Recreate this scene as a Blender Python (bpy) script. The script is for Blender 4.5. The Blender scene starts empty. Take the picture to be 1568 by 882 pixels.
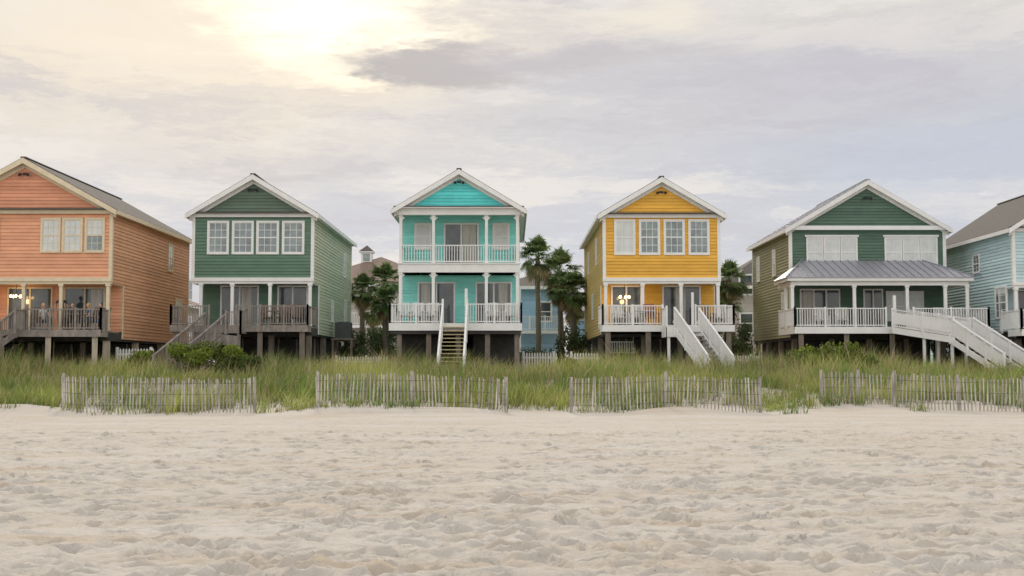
import bpy, math, random
import numpy as np
from mathutils import Vector, Matrix
random.seed(7); RNG=np.random.default_rng(11)
scene=bpy.context.scene
R=math.radians

# ------------------------------------------------------------------ materials
def mat(name,col,rough=.7,var=.12,scale=3.0,bump=0.0,bscale=50.0,stretch=(1,1,1),boards=0.0,metallic=0.0,coat=0.0,emit=0.0,spec=.3,col2=None):
    m=bpy.data.materials.new(name); m.use_nodes=True
    nt=m.node_tree; N=nt.nodes; Lk=nt.links
    b=N['Principled BSDF']; b.inputs['Roughness'].default_value=rough; b.inputs['Metallic'].default_value=metallic
    b.inputs['Specular IOR Level'].default_value=spec
    b.inputs['Coat Weight'].default_value=coat
    b.inputs['Coat Roughness'].default_value=.04
    tc=N.new('ShaderNodeTexCoord'); mp=N.new('ShaderNodeMapping'); mp.inputs['Scale'].default_value=stretch
    Lk.new(tc.outputs['Object'],mp.inputs['Vector'])
    nz=N.new('ShaderNodeTexNoise'); nz.inputs['Scale'].default_value=scale; nz.inputs['Detail'].default_value=3; nz.inputs['Roughness'].default_value=.65
    Lk.new(mp.outputs[0],nz.inputs['Vector'])
    mr=N.new('ShaderNodeMapRange'); mr.inputs['From Min'].default_value=.3; mr.inputs['From Max'].default_value=.7
    mr.inputs['To Min'].default_value=1-var; mr.inputs['To Max'].default_value=1+var
    Lk.new(nz.outputs['Fac'],mr.inputs['Value'])
    fac=mr.outputs[0]
    if boards:
        sp=N.new('ShaderNodeSeparateXYZ'); Lk.new(tc.outputs['Object'],sp.inputs[0])
        d=N.new('ShaderNodeMath'); d.operation='DIVIDE'; d.inputs[1].default_value=boards; Lk.new(sp.outputs['Z'],d.inputs[0])
        fl=N.new('ShaderNodeMath'); fl.operation='FLOOR'; Lk.new(d.outputs[0],fl.inputs[0])
        wn=N.new('ShaderNodeTexWhiteNoise'); wn.noise_dimensions='1D'; Lk.new(fl.outputs[0],wn.inputs['W'])
        m2=N.new('ShaderNodeMapRange'); m2.inputs['To Min'].default_value=.88; m2.inputs['To Max'].default_value=1.08
        Lk.new(wn.outputs['Value'],m2.inputs['Value'])
        mu=N.new('ShaderNodeMath'); mu.operation='MULTIPLY'; Lk.new(fac,mu.inputs[0]); Lk.new(m2.outputs[0],mu.inputs[1]); fac=mu.outputs[0]
    vm=N.new('ShaderNodeVectorMath'); vm.operation='SCALE'
    if col2:
        mx=N.new('ShaderNodeMix'); mx.data_type='RGBA'; mx.inputs[6].default_value=(*col,1); mx.inputs[7].default_value=(*col2,1)
        n2=N.new('ShaderNodeTexNoise'); n2.inputs['Scale'].default_value=scale*2.3; Lk.new(mp.outputs[0],n2.inputs['Vector'])
        m3=N.new('ShaderNodeMapRange'); m3.inputs['From Min'].default_value=.42; m3.inputs['From Max'].default_value=.58; Lk.new(n2.outputs['Fac'],m3.inputs['Value'])
        Lk.new(m3.outputs[0],mx.inputs[0]); Lk.new(mx.outputs[2],vm.inputs[0])
    else: vm.inputs[0].default_value=col
    Lk.new(fac,vm.inputs['Scale']); Lk.new(vm.outputs[0],b.inputs['Base Color'])
    if bump:
        nb=N.new('ShaderNodeTexNoise'); nb.inputs['Scale'].default_value=bscale; nb.inputs['Detail'].default_value=2; Lk.new(mp.outputs[0],nb.inputs['Vector'])
        bp=N.new('ShaderNodeBump'); bp.inputs['Strength'].default_value=bump; bp.inputs['Distance'].default_value=.02
        Lk.new(nb.outputs['Fac'],bp.inputs['Height']); Lk.new(bp.outputs[0],b.inputs['Normal'])
    if emit:
        b.inputs['Emission Color'].default_value=(*col,1); b.inputs['Emission Strength'].default_value=emit
    return m
BD=.165
def siding(name,col): return mat(name,col,rough=.6,var=.10,scale=1.3,stretch=(1,1,2.5),boards=BD)
WHITE=mat('white_trim_paint',(.78,.78,.77),.5,.06,2)
WHITE2=mat('aged_white_paint',(.68,.68,.66),.6,.12,3)
CREAM=mat('cream_trim_paint',(.68,.58,.42),.6,.08,3)
GREYWOOD=mat('weathered_wood',(.27,.24,.215),.85,.3,5,.5,40,(1,1,.4))
PILE=mat('piling_wood',(.20,.17,.14),.9,.3,4,.4,30,(1,1,.3))
PILEL=mat('pale_piling_wood',(.46,.40,.31),.9,.2,4,.4,30,(1,1,.3))
DARK=mat('underhouse_shade_dark',(.055,.052,.05),.9,.3,2)  # near-black: the shade under the houses is put into this colour
TREAD=mat('stair_tread_wood',(.52,.44,.28),.8,.2,6,.3,40)
SHINGLE=mat('roof_shingles',(.12,.108,.10),.9,.25,7,.8,40,(1,1,3))
SHINGLEB=mat('brown_roof_shingles',(.20,.145,.12),.9,.25,5,.8,30)
METAL=mat('metal_roof',(.34,.34,.38),.45,.08,2,metallic=.35)
GLASS=mat('window_glass_dark',(.06,.075,.085),.12,.55,1.1,coat=1)
GLASS2=mat('window_glass_grey',(.19,.235,.245),.15,.5,1.3,coat=1)
BLIND=mat('window_blind',(.60,.63,.62),.5,.12,2.0,coat=.7)
CURT=mat('window_curtain',(.42,.41,.37),.8,.25,3.0,stretch=(6,6,.3),coat=.5)
BLACK=mat('dark_metal',(.03,.03,.035),.5,.1)
LAMP=mat('lit_lamp_glass',(1,.66,.30),emit=9.0)

# ------------------------------------------------------------------ mesh parts
def new_empty(name,x=0,y=0,z=0):
    e=bpy.data.objects.new(name,None); e.location=(x,y,z); e.empty_display_size=.3
    scene.collection.objects.link(e); return e
class Part:
    def __init__(s,name,m,parent=None): s.n=name; s.m=m; s.par=parent; s.v=[]; s.f=[]
    def add(s,vs,fs):
        o=len(s.v); s.v+= [tuple(v) for v in vs]; s.f+=[tuple(i+o for i in f) for f in fs]
    def box(s,x0,x1,y0,y1,z0,z1):
        if x0>x1:x0,x1=x1,x0
        if y0>y1:y0,y1=y1,y0
        s.add([(x0,y0,z0),(x1,y0,z0),(x1,y1,z0),(x0,y1,z0),(x0,y0,z1),(x1,y0,z1),(x1,y1,z1),(x0,y1,z1)],
              [(0,3,2,1),(4,5,6,7),(0,1,5,4),(1,2,6,5),(2,3,7,6),(3,0,4,7)])
    def beam(s,a,b,w,h):
        a=Vector(a);b=Vector(b);d=(b-a).normalized()
        up=Vector((0,0,1)) if abs(d.z)<.95 else Vector((0,1,0))
        sx=d.cross(up).normalized()*w/2; uz=sx.cross(d).normalized()*h/2
        vs=[p+q for p in(a,b) for q in(-sx-uz,sx-uz,sx+uz,-sx+uz)]
        s.add(vs,[(0,3,2,1),(4,5,6,7),(0,1,5,4),(1,2,6,5),(2,3,7,6),(3,0,4,7)])
    def prism(s,pts,y0,y1):
        n=len(pts); vs=[(x,y0,z) for x,z in pts]+[(x,y1,z) for x,z in pts]
        fs=[tuple(range(n)),tuple(range(2*n-1,n-1,-1))]+[(i,(i+1)%n,(i+1)%n+n,i+n) for i in range(n)]
        s.add(vs,fs)
    def cyl(s,a,b,r0,r1,n=10):
        a=Vector(a);b=Vector(b);d=(b-a).normalized(); up=Vector((0,0,1)) if abs(d.z)<.9 else Vector((0,1,0))
        e1=d.cross(up).normalized(); e2=d.cross(e1)
        vs=[]
        for p,r in((a,r0),(b,r1)):
            for i in range(n):
                t=2*math.pi*i/n; vs.append(p+e1*math.cos(t)*r+e2*math.sin(t)*r)
        s.add(vs,[tuple(range(n)),tuple(range(2*n-1,n-1,-1))]+[(i,(i+1)%n,(i+1)%n+n,i+n) for i in range(n)])
    def ball(s,c,rx,ry,rz,n=10):
        vs=[];fs=[]
        for j in range(n+1):
            ph=math.pi*j/n
            for i in range(n):
                t=2*math.pi*i/n; vs.append((c[0]+rx*math.sin(ph)*math.cos(t),c[1]+ry*math.sin(ph)*math.sin(t),c[2]+rz*math.cos(ph)))
        for j in range(n):
            for i in range(n): fs.append((j*n+i,j*n+(i+1)%n,(j+1)*n+(i+1)%n,(j+1)*n+i))
        s.add(vs,fs)
    def done(s,smooth=False):
        if not s.v: return None
        me=bpy.data.meshes.new(s.n); o=bpy.data.objects.new(s.n,me)
        off=Vector(s.par.location) if s.par else Vector((0,0,0))
        me.from_pydata([tuple(Vector(v)-off) for v in s.v],[],s.f); me.materials.append(s.m)
        if smooth: me.polygons.foreach_set('use_smooth',[True]*len(me.polygons))
        scene.collection.objects.link(o)
        if s.par: o.parent=s.par
        return o
class House:
    def __init__(s,name,x,y,z=0): s.e=new_empty(name,x,y,z); s.P={}
    def p(s,name,m):
        if name not in s.P: s.P[name]=Part(name,m,s.e)
        return s.P[name]
    def finish(s,smooth=()):
        for k,p in s.P.items(): p.done(k in smooth)

class WF:
    def __init__(s,o,u,n): s.o=o;s.u=u;s.n=n
    def pt(s,u,d): return (s.o[0]+s.u[0]*u+s.n[0]*d, s.o[1]+s.u[1]*u+s.n[1]*d)
    def box(s,part,u0,u1,d0,d1,z0,z1):
        a=s.pt(u0,d0);b=s.pt(u1,d1); part.box(a[0],b[0],a[1],b[1],z0,z1)
def lap(part,wf,u0,u1,z0,z1,gable=None):
    """lap siding. gable=f(z)->(ul,ur) optional"""
    z=math.floor(z0/BD)*BD
    while z<z1-1e-4:
        a=max(z,z0); b=min(z+BD,z1); z+=BD
        if b-a<1e-3: continue
        if gable: (la,ra),(lb,rb)=gable(a),gable(b)
        else: la=lb=u0; ra=rb=u1
        if ra<=la: continue
        if rb<lb: lb=rb=(lb+rb)/2
        P=[(*wf.pt(la,.034),a),(*wf.pt(ra,.034),a),(*wf.pt(rb,.0),b),(*wf.pt(lb,.0),b),(*wf.pt(la,-.012),a),(*wf.pt(ra,-.012),a)]
        part.add(P,[(0,1,2,3),(4,5,1,0)])
def window(H,wf,u0,u1,z0,z1,pane=None,panepart='window_glass',grid=(2,1),trim=None,casing=.09,half=None):
    tr=H.p('window_frames',trim or WHITE); 
    wf.box(H.p(panepart,pane or GLASS2),u0,u1,-.01,.034,z0,z1)
    c=casing
    wf.box(tr,u0-c,u0,-.02,.07,z0-c,z1+c); wf.box(tr,u1,u1+c,-.02,.07,z0-c,z1+c)
    wf.box(tr,u0,u1,-.02,.068,z1,z1+c); wf.box(tr,u0,u1,-.02,.085,z0-c,z0)
    zm=(z0+z1)/2; s=.035
    wf.box(tr,u0,u1,.03,.055,zm-.03,zm+.03)
    wf.box(tr,u0,u0+s,.03,.052,z0,z1); wf.box(tr,u1-s,u1,.03,.052,z0,z1)
    wf.box(tr,u0+s,u1-s,.03,.051,z1-s,z1); wf.box(tr,u0+s,u1-s,.03,.051,z0,z0+s)
    if pane in(None,GLASS2) and z1-z0>1.25:
        # blind drawn part-way behind the sash
        hgt=random.choice((0,.0,.18,.3,.45))*(z1-z0)
        if hgt: wf.box(H.p('window_half_blinds',BLIND),u0+s,u1-s,.031,.036,z1-s-hgt,z1-s)
    for za,zb in((z0,zm),(zm,z1)):
        if za==z0 and grid[0]==-1: continue
        g=abs(grid[0])
        for i in range(1,g+1):
            u=u0+(u1-u0)*i/(g+1); wf.box(tr,u-.012,u+.012,.03,.046,za,zb)
        for i in range(1,grid[1]+1):
            zz=za+(zb-za)*i/(grid[1]+1); wf.box(tr,u0,u1,.03,.044,zz-.012,zz+.012)
def slider(H,wf,u0,u1,z0,z1,trim=None,panes=2,cur=None):
    tr=H.p('door_frames',trim or WHITE); c=.08
    wf.box(H.p('door_glass',GLASS),u0,u1,-.01,.034,z0,z1)
    wf.box(tr,u0-c,u0,-.02,.07,z0,z1+c); wf.box(tr,u1,u1+c,-.02,.07,z0,z1+c); wf.box(tr,u0,u1,-.02,.068,z1,z1+c); wf.box(tr,u0,u1,-.02,.068,z0,z0+.06)
    for i in range(panes+1):
        u=u0+(u1-u0)*i/panes
        if 0<i<panes: wf.box(tr,u-.04,u+.04,.03,.06,z0+.06,z1)
    if cur:
        wf.box(H.p('door_curtain',CURT),cur[0],cur[1],.03,.042,z0+.08,z1-.02)
def rail(part,a,b,h=.95,sp=.125,bw=.032,post=.09,posts=True,tw=.08,npost=None):
    a=Vector(a);b=Vector(b);L=(b-a).length
    up=Vector((0,0,1))
    part.beam(a+up*h,b+up*h,tw,.05); part.beam(a+up*.1,b+up*.1,.05,.05)
    n=max(1,int(L/sp))
    for i in range(1,n):
        p=a+(b-a)*i/n; part.beam(p+up*.1,p+up*(h-.02),bw,bw)
    if posts:
        k=npost or max(1,round(L/1.8))
        for i in range(k+1):
            p=a+(b-a)*i/k; part.beam(p-up*.12,p+up*(h+.08),post,post)
def stairs(H,a,b,w,mat_t,mat_r,hand=.95,solid=False,posts=4,sp=.14,newel=None):
    """flight from a (top) to b (bottom)"""
    a=Vector(a);b=Vector(b);d=b-a; hd=Vector((d.x,d.y,0)); run=hd.length; hd.normalize(); sd=Vector((-hd.y,hd.x,0))
    n=max(2,round(abs(d.z)/.18)); T=H.p('stair_treads',mat_t); S=H.p('stair_stringers_rails',mat_r)
    for i in range(n):
        t=(i+.5)/n; c=a+hd*run*t; z=a.z+d.z*(i+1)/n
        T.beam(Vector((c.x,c.y,z))-sd*w/2,Vector((c.x,c.y,z))+sd*w/2,run/n+.03,.045)
    for s in(-1,1):
        o=sd*s*(w/2+.03)
        S.beam(a+o-Vector((0,0,.12)),b+o-Vector((0,0,.05)),.05,.26)
        up=Vector((0,0,1))
        S.beam(a+o+up*hand,b+o+up*hand,.09,.07)
        if solid: S.beam(a+o+up*(hand*.5+.05),b+o+up*(hand*.5+.05),.03,hand*.62)
        else: S.beam(a+o+up*.22,b+o+up*.22,.04,.05)
        for i in range(posts+1):
            p=a+(b-a)*i/posts+o; S.beam(p-up*(.3 if i<posts else .5),p+up*(hand+(newel if (newel and i==0) else .06)),.1,.1)
        if not solid:
            m=int(run/sp)
            for i in range(1,m):
                p=a+(b-a)*i/m+o; S.beam(p+up*.2,p+up*hand,.035,.035)

# ------------------------------------------------------------------ terrain
def vnoise(X,Y,cell,seed):
    r=np.random.default_rng(seed); g=r.random((256,256))
    fx=X/cell; fy=Y/cell; ix=np.floor(fx).astype(int); iy=np.floor(fy).astype(int); tx=fx-ix; ty=fy-iy
    tx=tx*tx*(3-2*tx); ty=ty*ty*(3-2*ty); ix%=256; iy%=256; jx=(ix+1)%256; jy=(iy+1)%256
    return (g[ix,iy]*(1-tx)+g[jx,iy]*tx)*(1-ty)+(g[ix,jy]*(1-tx)+g[jx,jy]*tx)*ty-.5
PY=[-3000,-60,0,30,40,42.5,45,50,55,62,200,3000]; PZ=[-3,-.8,0,.02,.10,.2,.45,.95,1.2,1.3,1.4,1.6]
def gz(X,Y):
    X=np.asarray(X,float);Y=np.asarray(Y,float)
    z=np.interp(Y,PY,PZ)
    dune=np.clip((Y-41)/5,0,1)*np.clip((70-Y)/8,0,1)
    z=z+dune*(vnoise(X,Y,3.1,1)*.45+vnoise(X,Y,1.2,2)*.16)
    z=z+np.clip((Y-38)/3,0,1)*np.clip((45-Y)/2.5,0,1)*np.maximum(0,vnoise(X+50,Y,3.7,5))*.55
    z=z+vnoise(X,Y,6,3)*.07*np.clip((45-np.abs(Y-20))/20,0,1)
    return z
def g1(x,y): return float(gz(np.array([x]),np.array([y]))[0])

xs=np.concatenate([-np.geomspace(3000,30,24),np.arange(-27,27.01,.055),np.geomspace(30,3000,24)])
ys=np.concatenate([-np.geomspace(3000,10,14),np.array([0,4,7.0]),np.arange(8,20,.04),np.arange(20,46,.06),np.arange(46,66,.35),np.geomspace(67,3000,24)])
GX,GY=np.meshgrid(xs,ys,indexing='ij'); Z=gz(GX,GY)
near=np.clip((37.5-GY)/5,0,1)*np.clip((GY-7)/1,0,1)*(np.abs(GX)<27.2)
rough=np.clip((35-GY)/8,.12,1)*near
patch=np.clip(.75+vnoise(GX,GY,3.3,41)*1.2,.3,1.25)
wx=GX+vnoise(GX,GY,.9,51)*.5; wy=GY+vnoise(GX,GY,.9,52)*.5
Z+=rough*patch*(vnoise(wx,wy,.63,21)*.04+vnoise(wx,wy*1.3,.27,22)*.035+vnoise(wx,wy,.12,24)*.022+vnoise(wx*.6,wy*1.6,.9,23)*.05)
# wheel-track streaks in the smooth band
Z+=(np.abs(GX)<27.2)*np.exp(-((GY-37)/2.5)**2)*.014*np.sin(GY*9+vnoise(GX,GY,5,9)*4)
x0=-27.;dx=.055;ixs=24
ysl=ys
for k in range(6800):
    y=8+28*random.random()**1.1; x=random.uniform(-1,1)*min(26,(y*.46+1.5))
    ang=random.gauss(0,.5); dep=(.02+.10*random.random()**2.2)*(1 if y<31 else .4); a=random.uniform(.11,.22); b=random.uniform(.055,.10)
    i=ixs+int((x-x0)/dx); j=int(np.searchsorted(ysl,y)); r=8; rj=11 if y<20 else 8
    i0,i1=max(ixs,i-r),min(i+r,len(xs)-25); j0,j1=max(17,j-rj),j+rj
    if i1<=i0 or j1<=j0: continue
    U=GX[i0:i1,j0:j1]-x; V=GY[i0:i1,j0:j1]-y
    p=(U*math.cos(ang)+V*math.sin(ang))/a; q=(-U*math.sin(ang)+V*math.cos(ang))/b
    rr=p*p+q*q
    Z[i0:i1,j0:j1]+= -dep*np.exp(-(rr**1.5)*1.4)+dep*.3*np.exp(-(np.sqrt(rr)-1.45)**2*6)*(rr<6)
def grid_mesh(name,GX,GY,Z,m):
    nx,ny=GX.shape; co=np.stack([GX,GY,Z],-1).reshape(-1,3)
    idx=np.arange(nx*ny).reshape(nx,ny)
    f=np.stack([idx[:-1,:-1],idx[1:,:-1],idx[1:,1:],idx[:-1,1:]],-1).reshape(-1,4)
    me=bpy.data.meshes.new(name); me.vertices.add(len(co)); me.vertices.foreach_set('co',co.ravel())
    me.loops.add(f.size); me.loops.foreach_set('vertex_index',f.ravel().astype(np.int32))
    me.polygons.add(len(f)); me.polygons.foreach_set('loop_start',np.arange(0,f.size,4,dtype=np.int32))
    me.polygons.foreach_set('use_smooth',np.ones(len(f),bool))
    me.update(); me.validate(); me.materials.append(m)
    o=bpy.data.objects.new(name,me); scene.collection.objects.link(o); return o
def sand_mat():
    m=bpy.data.materials.new('beach_sand'); m.use_nodes=True; nt=m.node_tree;N=nt.nodes;Lk=nt.links
    b=N['Principled BSDF']; b.inputs['Roughness'].default_value=.95; b.inputs['Specular IOR Level'].default_value=.1
    tc=N.new('ShaderNodeTexCoord')
    def noise(sc,st=(1,1,1),det=3):
        mp=N.new('ShaderNodeMapping'); mp.inputs['Scale'].default_value=st; Lk.new(tc.outputs['Object'],mp.inputs[0])
        n=N.new('ShaderNodeTexNoise'); n.inputs['Scale'].default_value=sc; n.inputs['Detail'].default_value=det; n.inputs['Roughness'].default_value=.65; Lk.new(mp.outputs[0],n.inputs['Vector']); return n.outputs['Fac']
    def rng(f,a,b_,c=0,d=1):
        r=N.new('ShaderNodeMapRange'); r.inputs[1].default_value=a;r.inputs[2].default_value=b_;r.inputs[3].default_value=c;r.inputs[4].default_value=d; Lk.new(f,r.inputs[0]); return r.outputs[0]
    def mix(f,A,B):
        x=N.new('ShaderNodeMix'); x.data_type='RGBA'; Lk.new(f,x.inputs[0])
        for s,v in((6,A),(7,B)):
            if isinstance(v,tuple): x.inputs[s].default_value=(*v,1)
            else: Lk.new(v,x.inputs[s])
        return x.outputs[2]
    c=mix(rng(noise(.35,(.5,1.6,1)),.35,.65),(.51,.465,.415),(.56,.53,.495))
    c=mix(rng(noise(1.0,(.3,1.6,1),6),.50,.68,0,.75),c,(.48,.385,.275))
    c=mix(rng(noise(9,(1,1,1),4),.3,.7,0,.55),c,(.43,.39,.345))
    c=mix(rng(noise(30,(.6,1.6,1),2),.67,.74,0,.75),c,(.16,.12,.085))
    Lk.new(c,b.inputs['Base Color'])
    bp=N.new('ShaderNodeBump'); bp.inputs['Strength'].default_value=.8; bp.inputs['Distance'].default_value=.045; Lk.new(noise(11,(1,1.3,1),6),bp.inputs['Height'])
    Lk.new(bp.outputs[0],b.inputs['Normal']); return m
SAND=sand_mat()
grid_mesh('sand_beach_ground',GX,GY,Z,SAND)

# ------------------------------------------------------------------ grass
def leaf_mat(name,trans=.35):
    m=bpy.data.materials.new(name); m.use_nodes=True; nt=m.node_tree;N=nt.nodes;Lk=nt.links
    b=N['Principled BSDF']; b.inputs['Roughness'].default_value=.6; b.inputs['Specular IOR Level'].default_value=.25
    at=N.new('ShaderNodeAttribute'); at.attribute_name='col'; Lk.new(at.outputs['Color'],b.inputs['Base Color'])
    t=N.new('ShaderNodeBsdfTranslucent'); Lk.new(at.outputs['Color'],t.inputs['Color'])
    mx=N.new('ShaderNodeMixShader'); mx.inputs[0].default_value=trans; Lk.new(b.outputs[0],mx.inputs[1]); Lk.new(t.outputs[0],mx.inputs[2])
    Lk.new(mx.outputs[0],N['Material Output'].inputs['Surface']); return m
LEAF=leaf_mat('foliage_leaf')
def blades(name,P,H,W,lean,col,parent=None):
    """P (n,3) bases, H heights, W widths, lean (n,2) tip offsets, col (n,3)"""
    n=len(P); th=RNG.random(n)*math.pi; ax=np.stack([np.cos(th),np.sin(th)*.5,np.zeros(n)],1)*W[:,None]/2
    up=np.zeros((n,3)); up[:,2]=1; ln=np.zeros((n,3)); ln[:,:2]=lean
    mid=P+up*(H*.55)[:,None]+ln*.3; tip=P+up*H[:,None]*(1-.0*H[:,None])+ln
    V=np.stack([P-ax,P+ax,mid-ax*.8,mid+ax*.8,tip],1).reshape(-1,3)
    b=np.arange(n)[:,None]*5
    loops=np.concatenate([b+0,b+1,b+3,b+2,b+2,b+3,b+4],1).ravel()
    ls=(np.arange(n)[:,None]*7+np.array([0,4])).ravel()
    me=bpy.data.meshes.new(name); me.vertices.add(len(V)); me.vertices.foreach_set('co',V.ravel())
    me.loops.add(len(loops)); me.loops.foreach_set('vertex_index',loops.astype(np.int32))
    me.polygons.add(len(ls)); me.polygons.foreach_set('loop_start',ls.astype(np.int32))
    me.update(); me.validate()
    a=me.attributes.new('col','FLOAT_COLOR','POINT')
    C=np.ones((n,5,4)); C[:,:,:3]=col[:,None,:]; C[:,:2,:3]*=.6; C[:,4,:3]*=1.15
    a.data.foreach_set('color',C.ravel()); me.materials.append(LEAF)
    o=bpy.data.objects.new(name,me); scene.collection.objects.link(o)
    if parent: o.parent=parent
    return o
nc=16500
cx=RNG.uniform(-33,33,nc); cy=40.1+20*RNG.random(nc)**1.0
dens=np.interp(cy,[40,40.8,42.5,44,46,48,60],[.02,.20,.46,.74,.88,1,1])+vnoise(cx,cy,2.3,31)*np.interp(cy,[41,47,50],[1.3,1.0,.3])
keep=RNG.random(nc)<dens; cx=cx[keep];cy=cy[keep]; nb=12
bx=np.repeat(cx,nb)+RNG.normal(0,.10,len(cx)*nb); by=np.repeat(cy,nb)+RNG.normal(0,.10,len(cx)*nb)
P=np.stack([bx,by,gz(bx,by)-.03],1); n=len(P)
clump=np.repeat(RNG.uniform(.5,1.55,len(cx)),nb)
hh=np.interp(by,[40,41,44,48,54,60],[.24,.36,.52,.62,.72,.74])*(1+vnoise(bx,by,2.8,33)*1.0)*RNG.uniform(.55,1.2,n)*clump
wd=RNG.uniform(.013,.028,n)
lean=RNG.normal(0,1,(n,2))*(hh*.36)[:,None]; lean[:,0]+=hh*.12
g1c=np.array([.13,.21,.045]); g2c=np.array([.34,.37,.10]); g3c=np.array([.54,.43,.25])
t=np.clip(RNG.random(n)*.7+vnoise(bx,by,1.9,34)*1.5+.12,0,1)[:,None]
col=g1c*(1-t)+g2c*t
cs=np.repeat(RNG.random(len(cx)),nb)
pst=np.interp(by,[41,47,53,60],[.08,.12,.28,.42])*np.where(cs<.25,2.2,.6)
straw=(RNG.random(n)<pst)[:,None]
col=np.where(straw,g3c*RNG.uniform(.6,1.1,(n,1)),col)*RNG.uniform(.7,1.3,(n,1))*(clump[:,None]*.35+.65)
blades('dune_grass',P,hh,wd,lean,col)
# sea oats seed stalks
ns=3200; bx=RNG.uniform(-32,32,ns); by=RNG.uniform(43,59,ns); P=np.stack([bx,by,gz(bx,by)],1)
hh=RNG.uniform(.75,1.35,ns); blades('sea_oats',P,hh,np.full(ns,.018),RNG.normal(0,.2,(ns,2)),np.tile(np.array([.42,.34,.20]),(ns,1))*RNG.uniform(.6,1.1,(ns,1)))
# ------------------------------------------------------------------ leafy masses
def leaves_obj(name,pts,size,cols,parent=None,elong=1.8):
    n=len(pts); d=RNG.normal(size=(n,3)); d/=np.linalg.norm(d,axis=1)[:,None]; e=np.cross(d,RNG.normal(size=(n,3))); e/=np.linalg.norm(e,axis=1)[:,None]
    s=(size*RNG.uniform(.6,1.3,n))[:,None]; V=np.stack([pts-d*s*elong/2,pts+e*s/2,pts+d*s*elong/2,pts-e*s/2],1).reshape(-1,3)
    me=bpy.data.meshes.new(name); me.vertices.add(4*n); me.vertices.foreach_set('co',V.ravel())
    me.loops.add(4*n); me.loops.foreach_set('vertex_index',np.arange(4*n,dtype=np.int32))
    me.polygons.add(n); me.polygons.foreach_set('loop_start',np.arange(0,4*n,4,dtype=np.int32)); me.update()
    a=me.attributes.new('col','FLOAT_COLOR','POINT'); C=np.ones((n,4,4)); C[:,:,:3]=cols[:,None,:]; a.data.foreach_set('color',C.ravel())
    me.materials.append(LEAF); o=bpy.data.objects.new(name,me); scene.collection.objects.link(o)
    if parent: o.parent=parent
    return o
def shrub(name,x,y,w,h,col,n=2600,z=None,d=None):
    e=new_empty(name,x,y,g1(x,y) if z is None else z); d=d or w*.8
    st=Part('stems',PILE,e); base=Vector(e.location); pts=[];cols=[]
    lumps=[(random.uniform(-.42,.42)*w,random.uniform(-.38,.38)*d,random.uniform(.25,.8)*h,random.uniform(.12,.25)) for _ in range(11+int(w*3))]
    for lx,ly,lz,r in lumps:
        st.cyl(base,base+Vector((lx,ly,lz)),.03,.012,5)
        k=n//len(lumps); q=RNG.normal(size=(k,3)); q/=np.linalg.norm(q,axis=1)[:,None]; q*=(RNG.random(k)**.4)[:,None]
        q=q*np.array([r*min(w,3),r*min(d,3),r*h*1.15])+np.array([lx,ly,lz]); pts.append(q)
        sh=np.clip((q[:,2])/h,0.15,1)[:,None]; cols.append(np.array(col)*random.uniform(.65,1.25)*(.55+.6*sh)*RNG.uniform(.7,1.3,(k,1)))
    st.done(); p=np.concatenate(pts); p[:,2]=np.maximum(p[:,2],0.02)
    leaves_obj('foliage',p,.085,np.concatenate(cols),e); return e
TRUNK=mat('palm_trunk_bark',(.19,.155,.12),.95,.35,6,.9,25,(1,1,3))
def palm(x,y,ztop,r=1.35,nf=64,lean=(0,0)):
    zb=g1(x,y); e=new_empty('palm_tree',x,y,zb); tr=Part('trunk',TRUNK,e)
    B=Vector((x,y,zb-.1)); T=Vector((x+lean[0],y+lean[1],ztop-r*.75)); pr=None
    k=10
    for i in range(k):
        a=B.lerp(T,i/k)+Vector((math.sin(i*.5)*.04,0,0)); b=B.lerp(T,(i+1)/k)+Vector((math.sin((i+1)*.5)*.04,0,0))
        tr.cyl(a,b,.19-.05*i/k+(.02 if i%2 else 0),.18-.05*(i+1)/k,10)
    for i in range(22):
        t=random.uniform(.72,1); p=B.lerp(T,t); an=random.random()*6.28; tr.cyl(p,p+Vector((math.cos(an)*.26,math.sin(an)*.26,.22)),.035,.012,5)
    tr.done()
    V=[];F=[];C=[]
    for i in range(nf):
        az=random.random()*6.283; el=R(random.uniform(-50,88)) if i>9 else R(random.uniform(-85,-45))
        dead=(i<=9 and random.random()<.8)
        c=np.array([.33,.25,.14]) if dead else np.array([.12,.17,.06])*random.uniform(.55,1.6)
        d=Vector((math.cos(az)*math.cos(el),math.sin(az)*math.cos(el),math.sin(el)))
        L=r*random.uniform(.38,.62); p0=T.copy(); p1=T+d*L; 
        sd=d.cross(Vector((0,0,1))); sd=sd.normalized() if sd.length>.05 else Vector((1,0,0)); nn=sd.cross(d)
        o=len(V); V+=[p0-sd*.02,p0+sd*.02,p1+sd*.012,p1-sd*.012]; F.append((o,o+1,o+2,o+3)); C+=[c*1.2]*4
        m=17
        for j in range(m):
            a=R(-88+176*j/(m-1)); dd=(d*math.cos(a)+sd*math.sin(a)+nn*.25*abs(math.sin(a))).normalized()
            l=r*random.uniform(.42,.58)*(1-.22*abs(math.sin(a)))
            q1=p1+dd*l*.6+Vector((0,0,-.03)); q2=p1+dd*l+Vector((0,0,-.16*r*random.uniform(.6,1.6)))
            w=nn.cross(dd).normalized()*.04
            o=len(V); V+=[p1-w*.6,p1+w*.6,q1+w,q1-w,q2]; F+=[(o,o+1,o+2,o+3),(o+3,o+2,o+4)]; cc=c*random.uniform(.75,1.25); C+=[cc*.8,cc*.8,cc,cc,cc*1.25]
    me=bpy.data.meshes.new('fronds'); me.from_pydata([tuple(v-Vector(e.location)) for v in V],[],F)
    a=me.attributes.new('col','FLOAT_COLOR','POINT'); a.data.foreach_set('color',np.concatenate([np.array(C),np.ones((len(C),1))],1).ravel()); me.materials.append(LEAF)
    o=bpy.data.objects.new('fronds',me); scene.collection.objects.link(o); o.parent=e
    return e

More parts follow.
